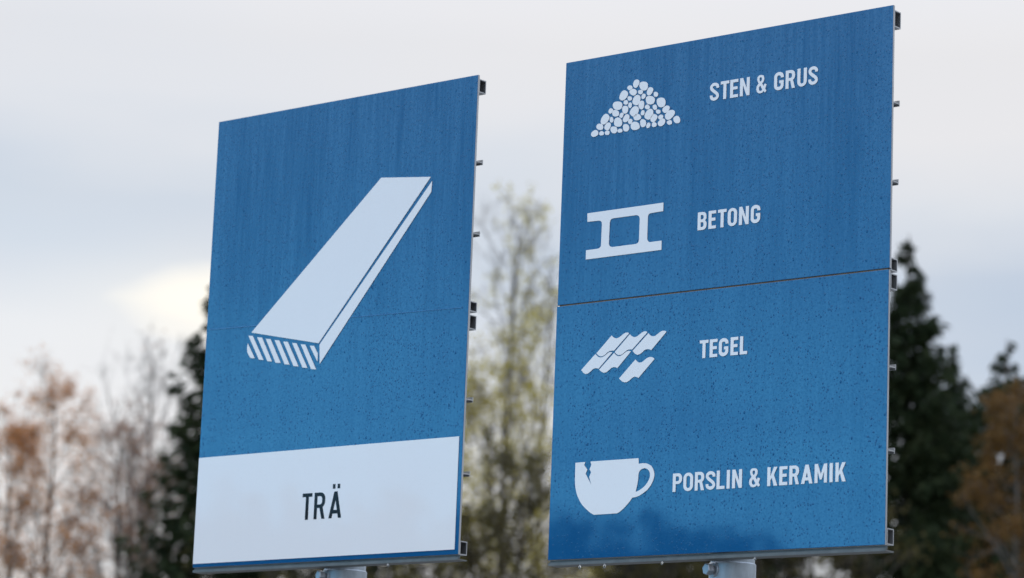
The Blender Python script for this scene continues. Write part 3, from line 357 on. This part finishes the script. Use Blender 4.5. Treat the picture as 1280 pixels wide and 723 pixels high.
def glyph(ch, W_, H, s, b):
    """list of (outer, holes)"""
    m = W_ / 2
    if ch == 'T': return [([(0, H - b), (m - s / 2, H - b), (m - s / 2, 0), (m + s / 2, 0), (m + s / 2, H - b), (W_, H - b), (W_, H), (0, H)], [])]
    if ch == 'I': return [([(m - s / 2, 0), (m + s / 2, 0), (m + s / 2, H), (m - s / 2, H)], [])]
    if ch == 'L': return [([(0, 0), (W_, 0), (W_, b), (s, b), (s, H), (0, H)], [])]
    if ch == 'E':
        k = H * 0.52
        return [([(0, 0), (W_, 0), (W_, b), (s, b), (s, k - b / 2), (W_ * .92, k - b / 2), (W_ * .92, k + b / 2), (s, k + b / 2), (s, H - b), (W_, H - b), (W_, H), (0, H)], [])]
    if ch == 'N': return [([(0, 0), (s, 0), (s, H * .60), (W_ - s, 0), (W_, 0), (W_, H), (W_ - s, H), (W_ - s, H * .40), (s, H), (0, H)], [])]
    if ch == 'M': return [([(0, 0), (s * .95, 0), (s * .95, H * .60), (m - s * .28, H * .17), (m + s * .28, H * .17), (W_ - s * .95, H * .60), (W_ - s * .95, 0), (W_, 0), (W_, H), (W_ - s, H), (m, H * .46), (s, H), (0, H)], [])]
    if ch == 'K': return [([(0, 0), (s, 0), (s, H * .29), (W_ * .45, H * .43), (W_ - s * 1.15, 0), (W_, 0), (W_ * .65, H * .58), (W_ * .98, H), (W_ - s * 1.2, H), (s, H * .50), (s, H), (0, H)], [])]
    if ch in 'AÄ':
        a = s * .52; g = (m - a) / H; e = s * 1.04; y0 = H * .17; y1 = y0 + b; ap = (m - e) / g
        out = [([(0, 0), (e, 0), (e + g * y0, y0), (W_ - e - g * y0, y0), (W_ - e, 0), (W_, 0), (m + a, H), (m - a, H)],
                [[(e + g * y1, y1), (W_ - e - g * y1, y1), (m, ap)]])]
        if ch == 'Ä':
            for c in (.34, .71):
                x = W_ * c; w = s * .42; out.append(([(x - w, H * 1.11), (x + w, H * 1.11), (x + w, H * 1.28), (x - w, H * 1.28)], []))
        return out
    if ch == 'O': return [(rrect(0, 0, W_, H, W_ * .5, W_ * .46), [rrect(s, b, W_ - s, H - b, m - s, (m - s) * .95)])]
    if ch == 'U':
        ri = m - s
        return [(arc(m, W_ * .46, m, W_ * .46, 180, 360, 16) + [(W_, H), (W_ - s, H)] + arc(m, b + ri, ri, ri, 360, 180, 16) + [(s, H), (0, H)], [])]
    if ch in 'PR':
        y = H * .42; r = W_ * .42; x1 = W_ if ch == 'P' else W_ * .985
        top = arc(x1 - r, H - r, r, r, 90, 0) + arc(x1 - r, y + r, r, r, 0, -90 if ch == 'P' else -60)
        hole = rrect(s, y + b * .95, x1 - s, H - b, (x1 - 2 * s) * .45, (x1 - 2 * s) * .45)
        hole = [p if p[0] > s + (x1 - 2 * s) * .5 else (s, y + b * .95 if p[1] < H * .7 else H - b) for p in hole]
        hole = [p for i, p in enumerate(hole) if i == 0 or p != hole[i - 1]]
        if ch == 'P': return [([(0, 0), (0, H)] + top + [(s, y), (s, 0)], [hole])]
        return [([(0, 0), (0, H)] + top + [(W_, 0), (W_ - s * 1.05, 0), (W_ * .50, y), (s, y), (s, 0)], [hole])]
    if ch == 'B':
        r = W_ * .40; y = H * .51
        o = [(0, 0), (0, H)] + arc(W_ * .97 - r, H - r, r, r, 90, 0) + arc(W_ * .97 - r * .9, y + r * .62, r * .9, r * .62, 0, -50, 5) + arc(W_ - r * .9, y - r * .62, r * .9, r * .62, 50, 0, 5) + arc(W_ - r, r, r, r, 0, -90)
        def hole(a, c):
            q = W_ - s; k = (q - s) * .5
            return [(s, a), (q - k, a)] + arc(q - k, a + k, k, k, -90, 0, 5) + arc(q - k, c - k, k, k, 0, 90, 5) + [(q - k, c), (s, c)]
        return [(o, [hole(b, y - b * .45), hole(y + b * .5, H - b)])]
    if ch == 'S':
        t = (s + b) / 2 * .98; h = t / 2; rx = m - h; ry = H * .25 - h
        p = [(W_ - h, H * .69), (W_ - h, H * .73)] + arc(m, H * .75, rx, ry, 5, 175, 14) + bez((h, H * .745), (h, H * .56), (W_ - h, H * .44), (W_ - h, H * .255)) + arc(m, H * .25, rx, ry, -5, -175, 14) + [(h, H * .27), (h, H * .31)]
        return [(strip(p, t), [])]
    if ch == 'G':
        t = s * .97; h = t / 2; rx = m - h; k = W_ * .42
        p = [(W_ - h, H * .68), (W_ - h, H * .72)] + arc(m, H - k, rx, k - h, 3, 180, 14) + [(h, H * .6), (h, H * .4)] + arc(m, k, rx, k - h, 180, 357, 14) + [(W_ - h, H * .44), (W_ - h, H * .53)]
        return [(strip(p, t), []), ([(W_ * .54, H * .53 - b * .95), (W_ - t - .15, H * .53 - b * .95), (W_ - t - .15, H * .53), (W_ * .54, H * .53)], [])]
    if ch == '&':
        o = [(.07, .80), (.10, .90), (.17, .96), (.28, .995), (.42, 1.0), (.56, .99), (.67, .955), (.74, .89), (.77, .79), (.75, .69), (.68, .60), (.57, .52), (.72, .36), (.78, .49), (1.0, .45), (.94, .32), (.87, .22), (1.0, .075), (.85, .0), (.72, .09), (.60, .02), (.44, -.01), (.27, .0), (.12, .06), (.03, .15), (.0, .26), (.03, .38), (.11, .47), (.22, .55), (.13, .65)]
        h1 = [(.29, .79), (.33, .86), (.42, .885), (.50, .86), (.54, .79), (.51, .70), (.41, .63), (.32, .70)]
        h2 = [(.25, .25), (.27, .34), (.37, .43), (.59, .19), (.50, .13), (.38, .12), (.29, .16)]
        f = lambda q: [(x * W_, y * H) for x, y in q]
        return [(f(o), [f(h1), f(h2)])]

def decal(name, shapes, y_front, mat, parent, thick=0.0006):
    """shapes in mm on the sign face -> thin cut film standing a hair proud of the face"""
    m = MB(); y0 = y_front - thick
    for outer, holes in shapes:
        polys = [outer] + list(holes)
        flat = [(p[0] / 1000, p[1] / 1000 + SIGN_Z[parent_root(parent)]) for pl in polys for p in pl]
        b = len(m.v); n = len(flat)
        m.v += [(x, y0, z_) for x, z_ in flat] + [(x, y_front + .0004, z_) for x, z_ in flat]
        for t in tessellate_polygon([[Vector((p[0], p[1], 0)) for p in pl] for pl in polys]):
            q = [Vector((flat[i][0], flat[i][1], 0)) for i in t]
            cr_ = (q[1] - q[0]).cross(q[2] - q[0]).z
            m.f.append(tuple(b + i for i in (t if cr_ > 0 else t[::-1]))); m.mi.append(0)
        off = 0
        for pl in polys:
            k = len(pl)
            for i in range(k):
                j = (i + 1) % k; m.f.append((b + off + i, b + n + off + i, b + n + off + j, b + off + j)); m.mi.append(0)
            off += k
    return m.build(name, mat, parent, fix=False)
SIGN_Z = {}
def parent_root(o):
    while o.parent: o = o.parent
    return o.name
def lettering(key, y, mat, parent, s, b, label):
    vb, vt, L = TEXT[key]; H = vt - vb; shapes = []
    for ch, x0, x1 in L:
        for outer, holes in glyph(ch, x1 - x0, H, s, b):
            shapes.append(([(x0 + p[0], vb + p[1]) for p in outer], [[(x0 + p[0], vb + p[1]) for p in h] for h in holes]))
    return tag(decal('lettering', shapes, y, mat, parent), label)

# ------------------------------------------------------------------ the two signs
PT = 0.010            # panel thickness
RD = 0.033            # depth of the rails behind it
def tube_ring(y0, y1, z0, z1, w=0.003):
    return [(y0, z0), (y1, z0), (y1, z1), (y0, z1)], [[(y0 + w, z0 + w), (y0 + w, z1 - w), (y1 - w, z1 - w), (y1 - w, z0 + w)]]
def sign(root, Wd, zc, rails, splits, pole_r):
    """rails, pole, bolt common to both signs; returns the panels from the top down"""
    hw = Wd / 2; SIGN_Z[root.name] = zc
    panels = []
    for z1, z0, dx in splits:
        m = MB()
        x0, x1, y0, y1, a, c = -hw + dx, hw + dx, 0.0, PT, zc + z0 / 1000, zc + z1 / 1000
        m.box(x0, x1, y0 + .0012, y1, a, c, mis=[1, 1, 0, 1, 1, 1])
        panels.append(m.build('panel', [MAT['blue'], MAT['alu']], root))
        # the printed face sits on the front with a slightly rounded rim
        import bmesh
        bm = bmesh.new(); bm.from_mesh(panels[-1].data)
        ed = [e for e in bm.edges if all(v.co.y < 0.002 for v in e.verts)]
        bmesh.ops.bevel(bm, geom=ed, offset=0.0012, segments=2, affect='EDGES', profile=0.6)
        for v in bm.verts: pass
        bm.to_mesh(panels[-1].data); bm.free()
    for kind, za, zb in rails:
        m = MB(); za, zb = zc + za / 1000, zc + zb / 1000; y0, y1 = PT, PT + RD
        if kind == 'box':
            ring, holes = tube_ring(y0, y1, zb, za)
            m.extrude_x(ring, -hw + .002, hw - .001, holes)
        else:
            # a T section: web standing off the panel with a flange at its end
            ring = [(y0, za - .0015), (y1 - .003, za - .0015), (y1 - .003, za - .006), (y1, za - .006), (y1, za + .010), (y1 - .003, za + .010), (y1 - .003, za + .0015), (y0, za + .0015)]
            m.extrude_x(ring, -hw + .002, hw - .001)
        m.build('rail', MAT['alu'] if kind == 'box' else MAT['alu'], root)
    zb = zc - 0.75
    m = MB()
    m.extrude_x([(.0015, zb - .0165), (PT + RD, zb - .0175), (PT + RD, zb - .0135), (.0105, zb - .013), (.0105, zb - .001), (.0095, zb - .001), (.0085, zb - .0135), (.0025, zb - .0135), (.0025, zb - .0085), (.0015, zb - .0085)], -hw, hw)
    m.build('drip_edge', MAT['alu_dark'], root)
    py = PT + RD + pole_r + .004
    m = MB(); m.lathe([(pole_r, -0.25), (pole_r, zb - .022), (pole_r - .003, zb - .0185)], (0, 0, 1), (0, py, 0), 48)
    # the pole goes on behind the panels at a slightly smaller diameter, closed by a domed cap
    m.lathe([(pole_r - .004, zb - .05), (pole_r - .004, zc + .66), (pole_r * .6, zc + .675), (0.001, zc + .68)], (0, 0, 1), (0, py, 0), 32)
    pole = m.build('pole', MAT['galv'], root, smooth=True)
    for p in pole.data.polygons:
        if len(p.vertices) > 4: p.use_smooth = False
    pole.data.set_sharp_from_angle(angle=R(40))
    for bz in (zc - .45, zc, zc + .45):
        m = MB(); m.box(-pole_r - .03, pole_r + .03, PT + RD, PT + RD + .006, bz - .025, bz + .025)
        m.lathe([(pole_r + .001, -.015), (pole_r + .006, -.015), (pole_r + .006, .015), (pole_r + .001, .015)], (0, 0, 1), (0, py, bz), 32)
        m.build('clamp', MAT['galv'], root)
    # clamping bolt through the pole just below the panel
    d = Vector((-0.30, -0.95, 0.0)).normalized(); o = Vector((0, py, zb - .042)) + d * (pole_r - .004)
    m = MB()
    m.lathe([(.021, 0), (.021, .005), (.019, .007)], d, o, 24)
    m.lathe([(.011, .006), (.011, .016)], d, o, 16)
    m.lathe([(.0155, .014), (.0175, .0155), (.0175, .030), (.0150, .0325)], d, o, 6)
    b = m.build('bolt', MAT['bolt'], pole)
    return panels

RAILS_R = [('box', 738, 690), ('tee', 475, 475), ('tee', 252, 252), ('box', 37, 1), ('box', -6, -50), ('tee', -264, -264), ('tee', -493, -493), ('box', -704, -748)]
RAILS_L = [('box', 739, 696), ('tee', 475, 475), ('tee', 247, 247), ('box', 33, 1), ('box', -10, -54), ('tee', -273, -273), ('tee', -502, -502), ('box', -708, -750)]

sr_ = empty('information_sign', (0.5799, 8.379, 0), -0.6916)
tag(sr_, 'blue sign with four white symbols, from a heap of stones down to a cracked cup', 'sign')
top, low = sign(sr_, 1.1532, 1.6643 + EYE, RAILS_R, [(750, 6.4, 0), (2.6, -750, -.002)], .0665)
tag(top, 'upper blue panel with stones and concrete symbols'); tag(low, 'lower blue panel with roof tile and cup symbols')
decal('pictogram', [(p, []) for p in STONES], 0, MAT['white'], top)['label'] = 'white heap of stones symbol'
decal('pictogram', [(BLOCK[0], [BLOCK[1]])], 0, MAT['white'], top)['label'] = 'white concrete block symbol'
decal('pictogram', [(p, []) for p in TILES], 0, MAT['white'], low)['label'] = 'white roof tiles symbol'
decal('pictogram', [(CUP[0], [CUP[1]])], 0, MAT['white'], low)['label'] = 'white cracked cup symbol'
lettering('STEN & GRUS', 0, MAT['white'], top, 10.2, 8.6, 'white words STEN & GRUS')
lettering('BETONG', 0, MAT['white'], top, 10.4, 8.8, 'white word BETONG')
lettering('TEGEL', 0, MAT['white'], low, 10.4, 8.8, 'white word TEGEL')
lettering('PORSLIN & KERAMIK', 0, MAT['white'], low, 10.2, 8.6, 'white words PORSLIN & KERAMIK')
m = MB(); m.box(-.570, .570, .004, .0098, 1.6643 + EYE + .0024, 1.6643 + EYE + .0066); m.build('joint_filler', MAT['joint'], sr_)

sl_ = empty('information_sign', (-0.5696, 9.4436, 0), -0.7001)
tag(sl_, 'blue sign with a white plank symbol above a white band reading TRÄ', 'sign')
pan, = sign(sl_, 1.1430, 1.7061 + EYE, RAILS_L, [(750, -750, 0)], .0700)
decal('pictogram', [(p, []) for p in PLANK], 0, MAT['white'], pan)['label'] = 'white wooden plank symbol'
band = decal('white_band', [([(-570.6, -389.5), (-570.6, -738.5), (557.5, -735), (557.5, -389.0)], [])], 0, MAT['white'], pan)
lettering('TRA', -.0006, MAT['black'], pan, 12.8, 11.4, 'black word TRÄ')
decal('film_joint', [([(-556, 40), (-556, 37.6), (0, 24.2), (0, 26)], []), ([(60, 24.5), (60, 22.9), (545, 11.6), (545, 13)], [])], -.0002, MAT['film_edge'], pan, .0003)

# rain drops still hanging from the drip edges
def drop(root, x, y, z_, r, label):
    m = MB(); m.lathe([(.0002, .0), (r * .45, -.3 * r), (r * .85, -1.0 * r), (r, -1.6 * r), (r * .85, -2.2 * r), (r * .5, -2.6 * r), (.0002, -2.75 * r)], (0, 0, 1), (0, 0, 0), 12)
    o = m.build('water_drop', MAT['water'], None, smooth=True)
    o.location = Matrix.Translation(root.location) @ (Matrix.Rotation(root.rotation_euler.z, 4, 'Z') @ Vector((x, y, z_)))
    return tag(o, label, 'water drop', 'rain drops hanging under the signs')
zR = 1.6643 + EYE - .75 - .0168; zL = 1.7061 + EYE - .75 - .0168
drop(sr_, -.461, .004, zR, .0045, 'clear rain drop nearest the left corner under the four symbol sign')
drop(sr_, -.371, .004, zR, .0045, 'clear rain drop hanging under the cracked cup symbol')
drop(sr_, -.166, .004, zR, .0038, 'clear rain drop between the cup symbol and the pole under the four symbol sign')
drop(sr_, .152, .004, zR, .0038, 'clear rain drop just right of the pole of the four symbol sign')
drop(sl_, .285, .004, zL, .0042, 'clear rain drop hanging under the white band to the right of TRÄ')

# ------------------------------------------------------------------ ground
def sheet(name, ring, z_, mat):
    me = bpy.data.meshes.new(name); me.from_pydata([(x, y, z_) for x, y in ring], [], [tuple(range(len(ring)))]); me.materials.append(mat)
    o = bpy.data.objects.new(name, me); COL.objects.link(o); return tag(o, kind='structure')
sheet('ground', [(-2500, -2500), (2500, -2500), (2500, 2500), (-2500, 2500)], 0, MAT['turf'])
sheet('yard', [(-40, -30), (38, -30), (42, 34), (-44, 36)], 0.004, MAT['ground'])

# ------------------------------------------------------------------ trees
def WOOD_H(az):
    return float(np.interp(-az, [80, 100, 106, 107.5, 125], [11.6, 12.1, 12.0, 9.0, 8.5]))
class Cloud:
    """fast mesh gathering: tubes and small leaf faces"""
    def __init__(self): self.v = []; self.f = []; self.n = 0; self.mi = []
    def tube(self, pts, rad, sides=4, mi=0):
        pts = np.asarray(pts, float); k = len(pts)
        d = np.gradient(pts, axis=0); d /= np.linalg.norm(d, axis=1)[:, None] + 1e-9
        ref = np.array([0, 0, 1.]) if abs(d[0][2]) < .9 else np.array([1., 0, 0])
        a = np.cross(d, ref); a /= np.linalg.norm(a, axis=1)[:, None] + 1e-9
        b = np.cross(d, a); an = np.arange(sides) * 2 * np.pi / sides
        ring = pts[:, None] + (a[:, None] * np.cos(an)[None, :, None] + b[:, None] * np.sin(an)[None, :, None]) * np.asarray(rad)[:, None, None]
        self.v.append(ring.reshape(-1, 3))
        i = np.arange(k - 1)[:, None] * sides; j = np.arange(sides)[None]; jn = (j + 1) % sides
        q = np.stack([i + j, i + jn, i + sides + jn, i + sides + j], -1).reshape(-1, 4) + self.n
        self.f.append(q); self.mi.append(np.full(len(q), mi)); self.n += k * sides
    def quads(self, c, ax, bx, mi=1):
        """diamond-like leaves: centres c, half axes ax (length) and bx (width)"""
        c = np.asarray(c); N = len(c)
        v = np.stack([c - ax, c + bx * .9 - ax * .1, c + ax, c - bx * .9 + ax * .1], 1).reshape(-1, 3)
        self.v.append(v); q = np.arange(N * 4).reshape(N, 4) + self.n
        self.f.append(q); self.mi.append(np.full(N, mi)); self.n += N * 4
    def mesh(self, name, mats):
        v = np.concatenate(self.v).astype(np.float32); f = np.concatenate(self.f).astype(np.int32); mi = np.concatenate(self.mi).astype(np.int32)
        me = bpy.data.meshes.new(name); me.vertices.add(len(v)); me.vertices.foreach_set('co', v.ravel())
        me.loops.add(f.size); me.loops.foreach_set('vertex_index', f.ravel())
        me.polygons.add(len(f)); me.polygons.foreach_set('loop_start', np.arange(0, f.size, 4, dtype=np.int32)); me.polygons.foreach_set('loop_total', np.full(len(f), 4, np.int32))
        for mm in mats: me.materials.append(mm)
        me.polygons.foreach_set('material_index', mi); me.update(calc_edges=True); me.validate()
        return me
def unit(a): return a / (np.linalg.norm(a, axis=-1, keepdims=True) + 1e-9)
def leaves_at(C, rng, pts, size, per, spread, flat=0.3, mi=1):
    pts = np.repeat(np.asarray(pts), per, 0); N = len(pts)
    if N == 0: return
    c = pts + rng.normal(0, spread, (N, 3)); a = unit(rng.normal(0, 1, (N, 3)) + [0, 0, -.6]); b = unit(np.cross(a, rng.normal(0, 1, (N, 3))))
    s = size * rng.uniform(.6, 1.3, (N, 1)); C.quads(c, a * s, b * s * .75, mi)

def broadleaf(seed, h, r0, crown_r, start=.3, n1=34, n2=6, n3=4, rise=55, leaf=.07, per=2, leaf_lo=.35, leaf_p=.6, wig=.03, bark='bark_grey', leafm='leaf_yellow', stems=1, profile=None, fade=0.0):
    rng = np.random.RandomState(seed); T = Cloud(); C = Cloud()
    prof = profile or (lambda t: np.sin(np.pi * min(1, .12 + .88 * t) ** .8) ** .7)
    for sI in range(stems):
        hh = h * (1 if sI == 0 else rng.uniform(.82, .93)); k = 14
        t = np.linspace(0, 1, k); ang = rng.uniform(0, 6.28)
        lean = np.array([np.cos(ang), np.sin(ang)]) * (0 if stems == 1 else .06 + .03 * sI) * h
        wob = np.cumsum(rng.normal(0, wig, (k, 2)), 0) * h / 14
        tp = np.column_stack([wob[:, 0] + lean[0] * t ** .8, wob[:, 1] + lean[1] * t ** .8, t * hh]); tp[0, 2] = -.15
        rad = r0 * (1 - t) ** .8 * (1 if sI == 0 else .75) + .012
        T.tube(tp, rad, 8)
        lp = []
        for i in range(n1):
            f = start + (1 - start) * ((i + rng.rand() * .8) / n1) ** .9; f = min(f, .985)
            p0 = np.array([np.interp(f, t, tp[:, d]) for d in range(3)]); az = i * 2.4 + rng.normal(0, .5)
            L = crown_r * prof((f - start) / (1 - start)) * rng.uniform(.65, 1.15) + .25
            el = R(rise + rng.normal(0, 9)); dr = np.array([np.cos(az) * np.cos(el), np.sin(az) * np.cos(el), np.sin(el)])
            L = L / max(.35, np.cos(el))
            L = min(L, (hh - p0[2]) / max(.2, np.sin(el)) + .6)
            s = np.linspace(0, 1, 6)[:, None]; bend = rng.normal(0, .08, 3) * L; bend[2] += rng.normal(.02, .08) * L
            bp = p0 + dr * L * s + bend * s ** 2 + np.cumsum(rng.normal(0, .018 * L, (6, 3)), 0) * s
            br = max(.012, np.interp(f, t, rad) * .5); C.tube(bp, br * (1 - s[:, 0] * .85), 4, 0)
            for j in range(n2):
                g = .2 + .8 * (j + rng.rand()) / n2; q0 = np.array([np.interp(g, s[:, 0], bp[:, d]) for d in range(3)])
                d2 = unit(dr + rng.normal(0, .62, 3)); L2 = L * .42 * (1.15 - g * .75) * rng.uniform(.6, 1.3)
                s2 = np.linspace(0, 1, 4)[:, None]; b2 = q0 + d2 * L2 * s2 + rng.normal(0, .12, 3) * L2 * s2 ** 2
                C.tube(b2, br * .42 * (1 - s2[:, 0] * .8) + .003, 3, 0)
                for k3 in range(n3):
                    g3 = .25 + .75 * rng.rand(); w0 = np.array([np.interp(g3, s2[:, 0], b2[:, d]) for d in range(3)])
                    d3 = unit(d2 + rng.normal(0, .7, 3) + [0, 0, .05]); L3 = L2 * rng.uniform(.3, .7) + .1
                    s3 = np.linspace(0, 1, 3)[:, None]; b3 = w0 + d3 * L3 * s3 + rng.normal(0, .1, 3) * L3 * s3 ** 2
                    C.tube(b3, .006 - .004 * s3[:, 0], 3, 0)
                    if f > leaf_lo and rng.rand() < leaf_p * (1 - fade * max(0, f - leaf_lo) / (1 - leaf_lo)): lp += [b3[1], b3[2]]
        if per: leaves_at(C, rng, lp, leaf, per, .09)
    return T.mesh('trunk', [MAT[bark]]), C.mesh('crown', [MAT[bark], MAT[leafm]])

def spruce(seed, h, rb, step=.30, nb=7, clump=.16, dens=13, top=.0, leafm='needles', lo=.05):
    rng = np.random.RandomState(seed); T = Cloud(); C = Cloud()
    t = np.linspace(0, 1, 12); wob = np.cumsum(rng.normal(0, .015, (12, 2)), 0)
    tp = np.column_stack([wob, t * h]); tp[0, 2] = -.15
    T.tube(tp, .022 * h * (1 - t) ** .9 * .6 + .012, 8)
    zz = h * lo; cs = []; axs = []; bxs = []
    while zz < h * .995:
        f = zz / h; Lm = rb * (1 - f) ** .82 * (.55 + .45 * min(1, (1 - f) * 6)) + .10
        c0 = np.array([np.interp(f, t, tp[:, 0]), np.interp(f, t, tp[:, 1]), zz]); off = rng.rand() * 6.28
        for b in range(nb if f < .93 else 4):
            az = off + b * 6.28 / nb + rng.normal(0, .25); L = Lm * rng.uniform(.62, 1.18)
            drop = (-.55 + .85 * f) + rng.normal(0, .10)
            s = np.linspace(0, 1, 6); out = np.array([np.cos(az), np.sin(az), 0])
            bp = c0 + out * (L * s)[:, None] + np.array([0, 0, 1.]) * (L * (drop * s + .30 * s ** 3))[:, None]
            C.tube(bp, (.006 + .006 * L) * (1 - s * .85), 3, 0)
            m_ = max(4, int(dens * L)); g = rng.uniform(.12, 1.03, m_) ** .8
            P = np.column_stack([np.interp(g, s, bp[:, d]) for d in range(3)])
            side = np.array([-out[1], out[0], 0]); wdt = .30 * L * (1 - g * .55) * rng.uniform(-1, 1, m_)
            P = P + side * wdt[:, None] + np.column_stack([np.zeros(m_), np.zeros(m_), -np.abs(rng.normal(0, .07 + .05 * L, m_))])
            a = unit(out * .75 + side * (np.sign(wdt) * .5)[:, None] + np.array([0, 0, -.55]) + rng.normal(0, .38, (m_, 3)))
            bb = unit(np.cross(a, rng.normal(0, 1, (m_, 3)))); sz = clump * rng.uniform(.6, 1.4, (m_, 1))
            cs.append(P); axs.append(a * sz * 1.25); bxs.append(bb * sz * .42)
        zz += step * rng.uniform(.7, 1.25) * (1.1 - .5 * f)
    C.quads(np.concatenate(cs), np.concatenate(axs), np.concatenate(bxs))
    return T.mesh('trunk', [MAT['bark_dark']]), C.mesh('crown', [MAT['bark_dark'], MAT[leafm]])

def plant(name, meshes, loc, rz, sc, label, group=None, cat='tree'):
    root = empty(name, loc, rz); root.scale = (sc, sc, sc)
    for me in meshes:
        o = bpy.data.objects.new(me.name.split('.')[0], me); COL.objects.link(o); o.parent = root
    return tag(root, label, cat, group)

GD = 'trees behind the signs'
A_ = broadleaf(11, 12.0, .10, 1.25, .35, 30, 6, 6, 54, .03, 6, .45, .98, bark='bark_grey', leafm='leaf_orange', stems=2, fade=.3)
plant('aspen_tree', A_, (-9.15, 60, 0), .4, .895, 'tall aspen with sparse rusty orange leaves at the far left edge', GD)
B_ = broadleaf(23, 10.5, .09, 1.15, .3, 30, 6, 5, 60, .03, 4, .3, .8, bark='bark_grey', leafm='leaf_brown', stems=2)
plant('aspen_tree', B_, (-7.75, 62, 0), 1.0, .97, 'smaller brown leaved tree between the rusty aspen and the left spruce', GD)
C_ = broadleaf(31, 15, .12, 1.4, .3, 38, 6, 4, 62, .05, 1, .9, .1, bark='bark_pale', leafm='leaf_brown', stems=2)
plant('birch_tree', C_, (-8.55, 75, 0), 2.0, .94, 'pale leafless birch rising behind the left spruce', GD)
S1 = spruce(5, 13.2, 3.0, step=.34, nb=9, dens=60, clump=.085)
plant('spruce_tree', S1, (-5.2, 56, 0), 0.5, 1.01, 'dark spruce partly hidden by the left edge of the plank sign', GD)
D_ = broadleaf(47, 16, .10, 1.3, .28, 40, 5, 5, 62, .040, 11, .28, 1.1, bark='bark_grey', leafm='leaf_yellow', stems=2, fade=1.2)
plant('birch_tree', D_, (-.30, 62, 0), .6, .965, 'tall slender birch with yellow green leaves in the gap between the signs', GD)
E_ = broadleaf(53, 15, .09, 1.2, .28, 36, 5, 5, 60, .040, 11, .28, 1.0, bark='bark_grey', leafm='leaf_yellow', fade=1.1)
plant('birch_tree', E_, (.78, 66, 0), 2.6, .97, 'thin yellowing birch beside the left edge of the four symbol sign', GD)
F_ = broadleaf(61, 10, .10, 1.7, .2, 32, 5, 4, 50, .045, 7, .1, .65, bark='bark_dark', leafm='leaf_olive', stems=2)
plant('willow_tree', F_, (.15, 54, 0), 0, .86, 'low olive brown tree filling the bottom of the gap between the signs', GD)
for x, y, rz, sc, lb in ((-3.0, 53, 1.1, .90, 'low olive brown tree showing under the pole of the plank sign'),
                         (2.3, 55, 2.2, 1.0, 'low olive brown tree below the left half of the four symbol sign'),
                         (5.0, 54, 3.7, .98, 'low olive brown tree below the right half of the four symbol sign')):
    plant('willow_tree', F_, (x, y, 0), rz, sc, lb, GD)
S2 = spruce(9, 14.6, 3.0, step=.32, nb=10, dens=60, clump=.085)
plant('spruce_tree', S2, (7.80, 58, 0), 1, .985, 'tall dark spruce against the right edge of the four symbol sign', GD)
S3 = spruce(14, 13.0, 3.2, step=.33, nb=10, dens=50, clump=.09)
plant('spruce_tree', S3, (9.85, 66, 0), 2, 1.05, 'lower dark spruce between the tall spruce and the golden tree', GD)
plant('spruce_tree', spruce(21, 13.3, 3.9, step=.33, nb=10, dens=50, clump=.09), (10.45, 62, 0), 3, .985, 'spruce with its tip standing above the golden tree at the right edge', GD)
G_ = broadleaf(71, 11.0, .10, 1.25, .2, 44, 6, 4, 46, .042, 9, .12, .85, bark='bark_grey', leafm='leaf_gold', fade=.4, profile=lambda t: (1 - t) ** .75 * .95 + .05)
plant('larch_tree', G_, (8.95, 52, 0), 0, .91, 'golden brown autumn tree in front of the dark spruces at the right', GD)
plant('spruce_tree', S3, (3.1, 72, 0), 1.2, .86, 'dark spruce whose top shows left of the pole under the four symbol sign', GD)
plant('spruce_tree', S1, (6.4, 70, 0), .3, .86, 'dark spruce whose top shows right of the pole under the four symbol sign', GD)
# trees the signs hide from here
plant('spruce_tree', S3, (-3.4, 66, 0), 4, .95, 'spruce standing behind the middle of the plank sign', GD)
plant('spruce_tree', S1, (4.2, 68, 0), 2.5, .95, 'spruce standing behind the middle of the four symbol sign', GD)
plant('spruce_tree', S2, (12.6, 60, 0), 2.5, .9, 'spruce just outside the right border of the photo', GD)
# a far wood across the yard to the left; the glossy sign faces mirror its top
rng = np.random.RandomState(3); K = Cloud()
for i in range(200):
    az = R(-82 - 40 * (i + rng.rand()) / 200); d = 78 + rng.uniform(-4, 9)
    hh = WOOD_H(math.degrees(az)) + rng.normal(0, .3) + (d - 78) * .12
    bx, by = d * math.sin(az), 8.5 + d * math.cos(az)
    K.tube([(bx, by, -.2), (bx, by, hh * .5), (bx, by, hh)], [.16, .1, .02], 4, 0)
    n = 420; f = 1 - np.sqrt(rng.rand(n)); f = np.clip(f, .0, .99); rr = (1.9 * (1 - f) ** .8 + .1) * np.sqrt(rng.rand(n)); a = rng.rand(n) * 6.28
    P = np.column_stack([bx + rr * np.cos(a), by + rr * np.sin(a), .4 + f * (hh - .4)])
    ax = unit(np.column_stack([np.cos(a), np.sin(a), np.full(n, -.5)]) + rng.normal(0, .4, (n, 3))); bb = unit(np.cross(ax, rng.normal(0, 1, (n, 3))))
    K.quads(P, ax * .55, bb * .26, 1)
me = K.mesh('far_wood', [MAT['bark_dark'], MAT['needles']])
o = bpy.data.objects.new('far_wood', me); COL.objects.link(o)
tag(o, 'distant dark wood across the yard, mirrored in the glossy sign faces', 'wood', kind='stuff')
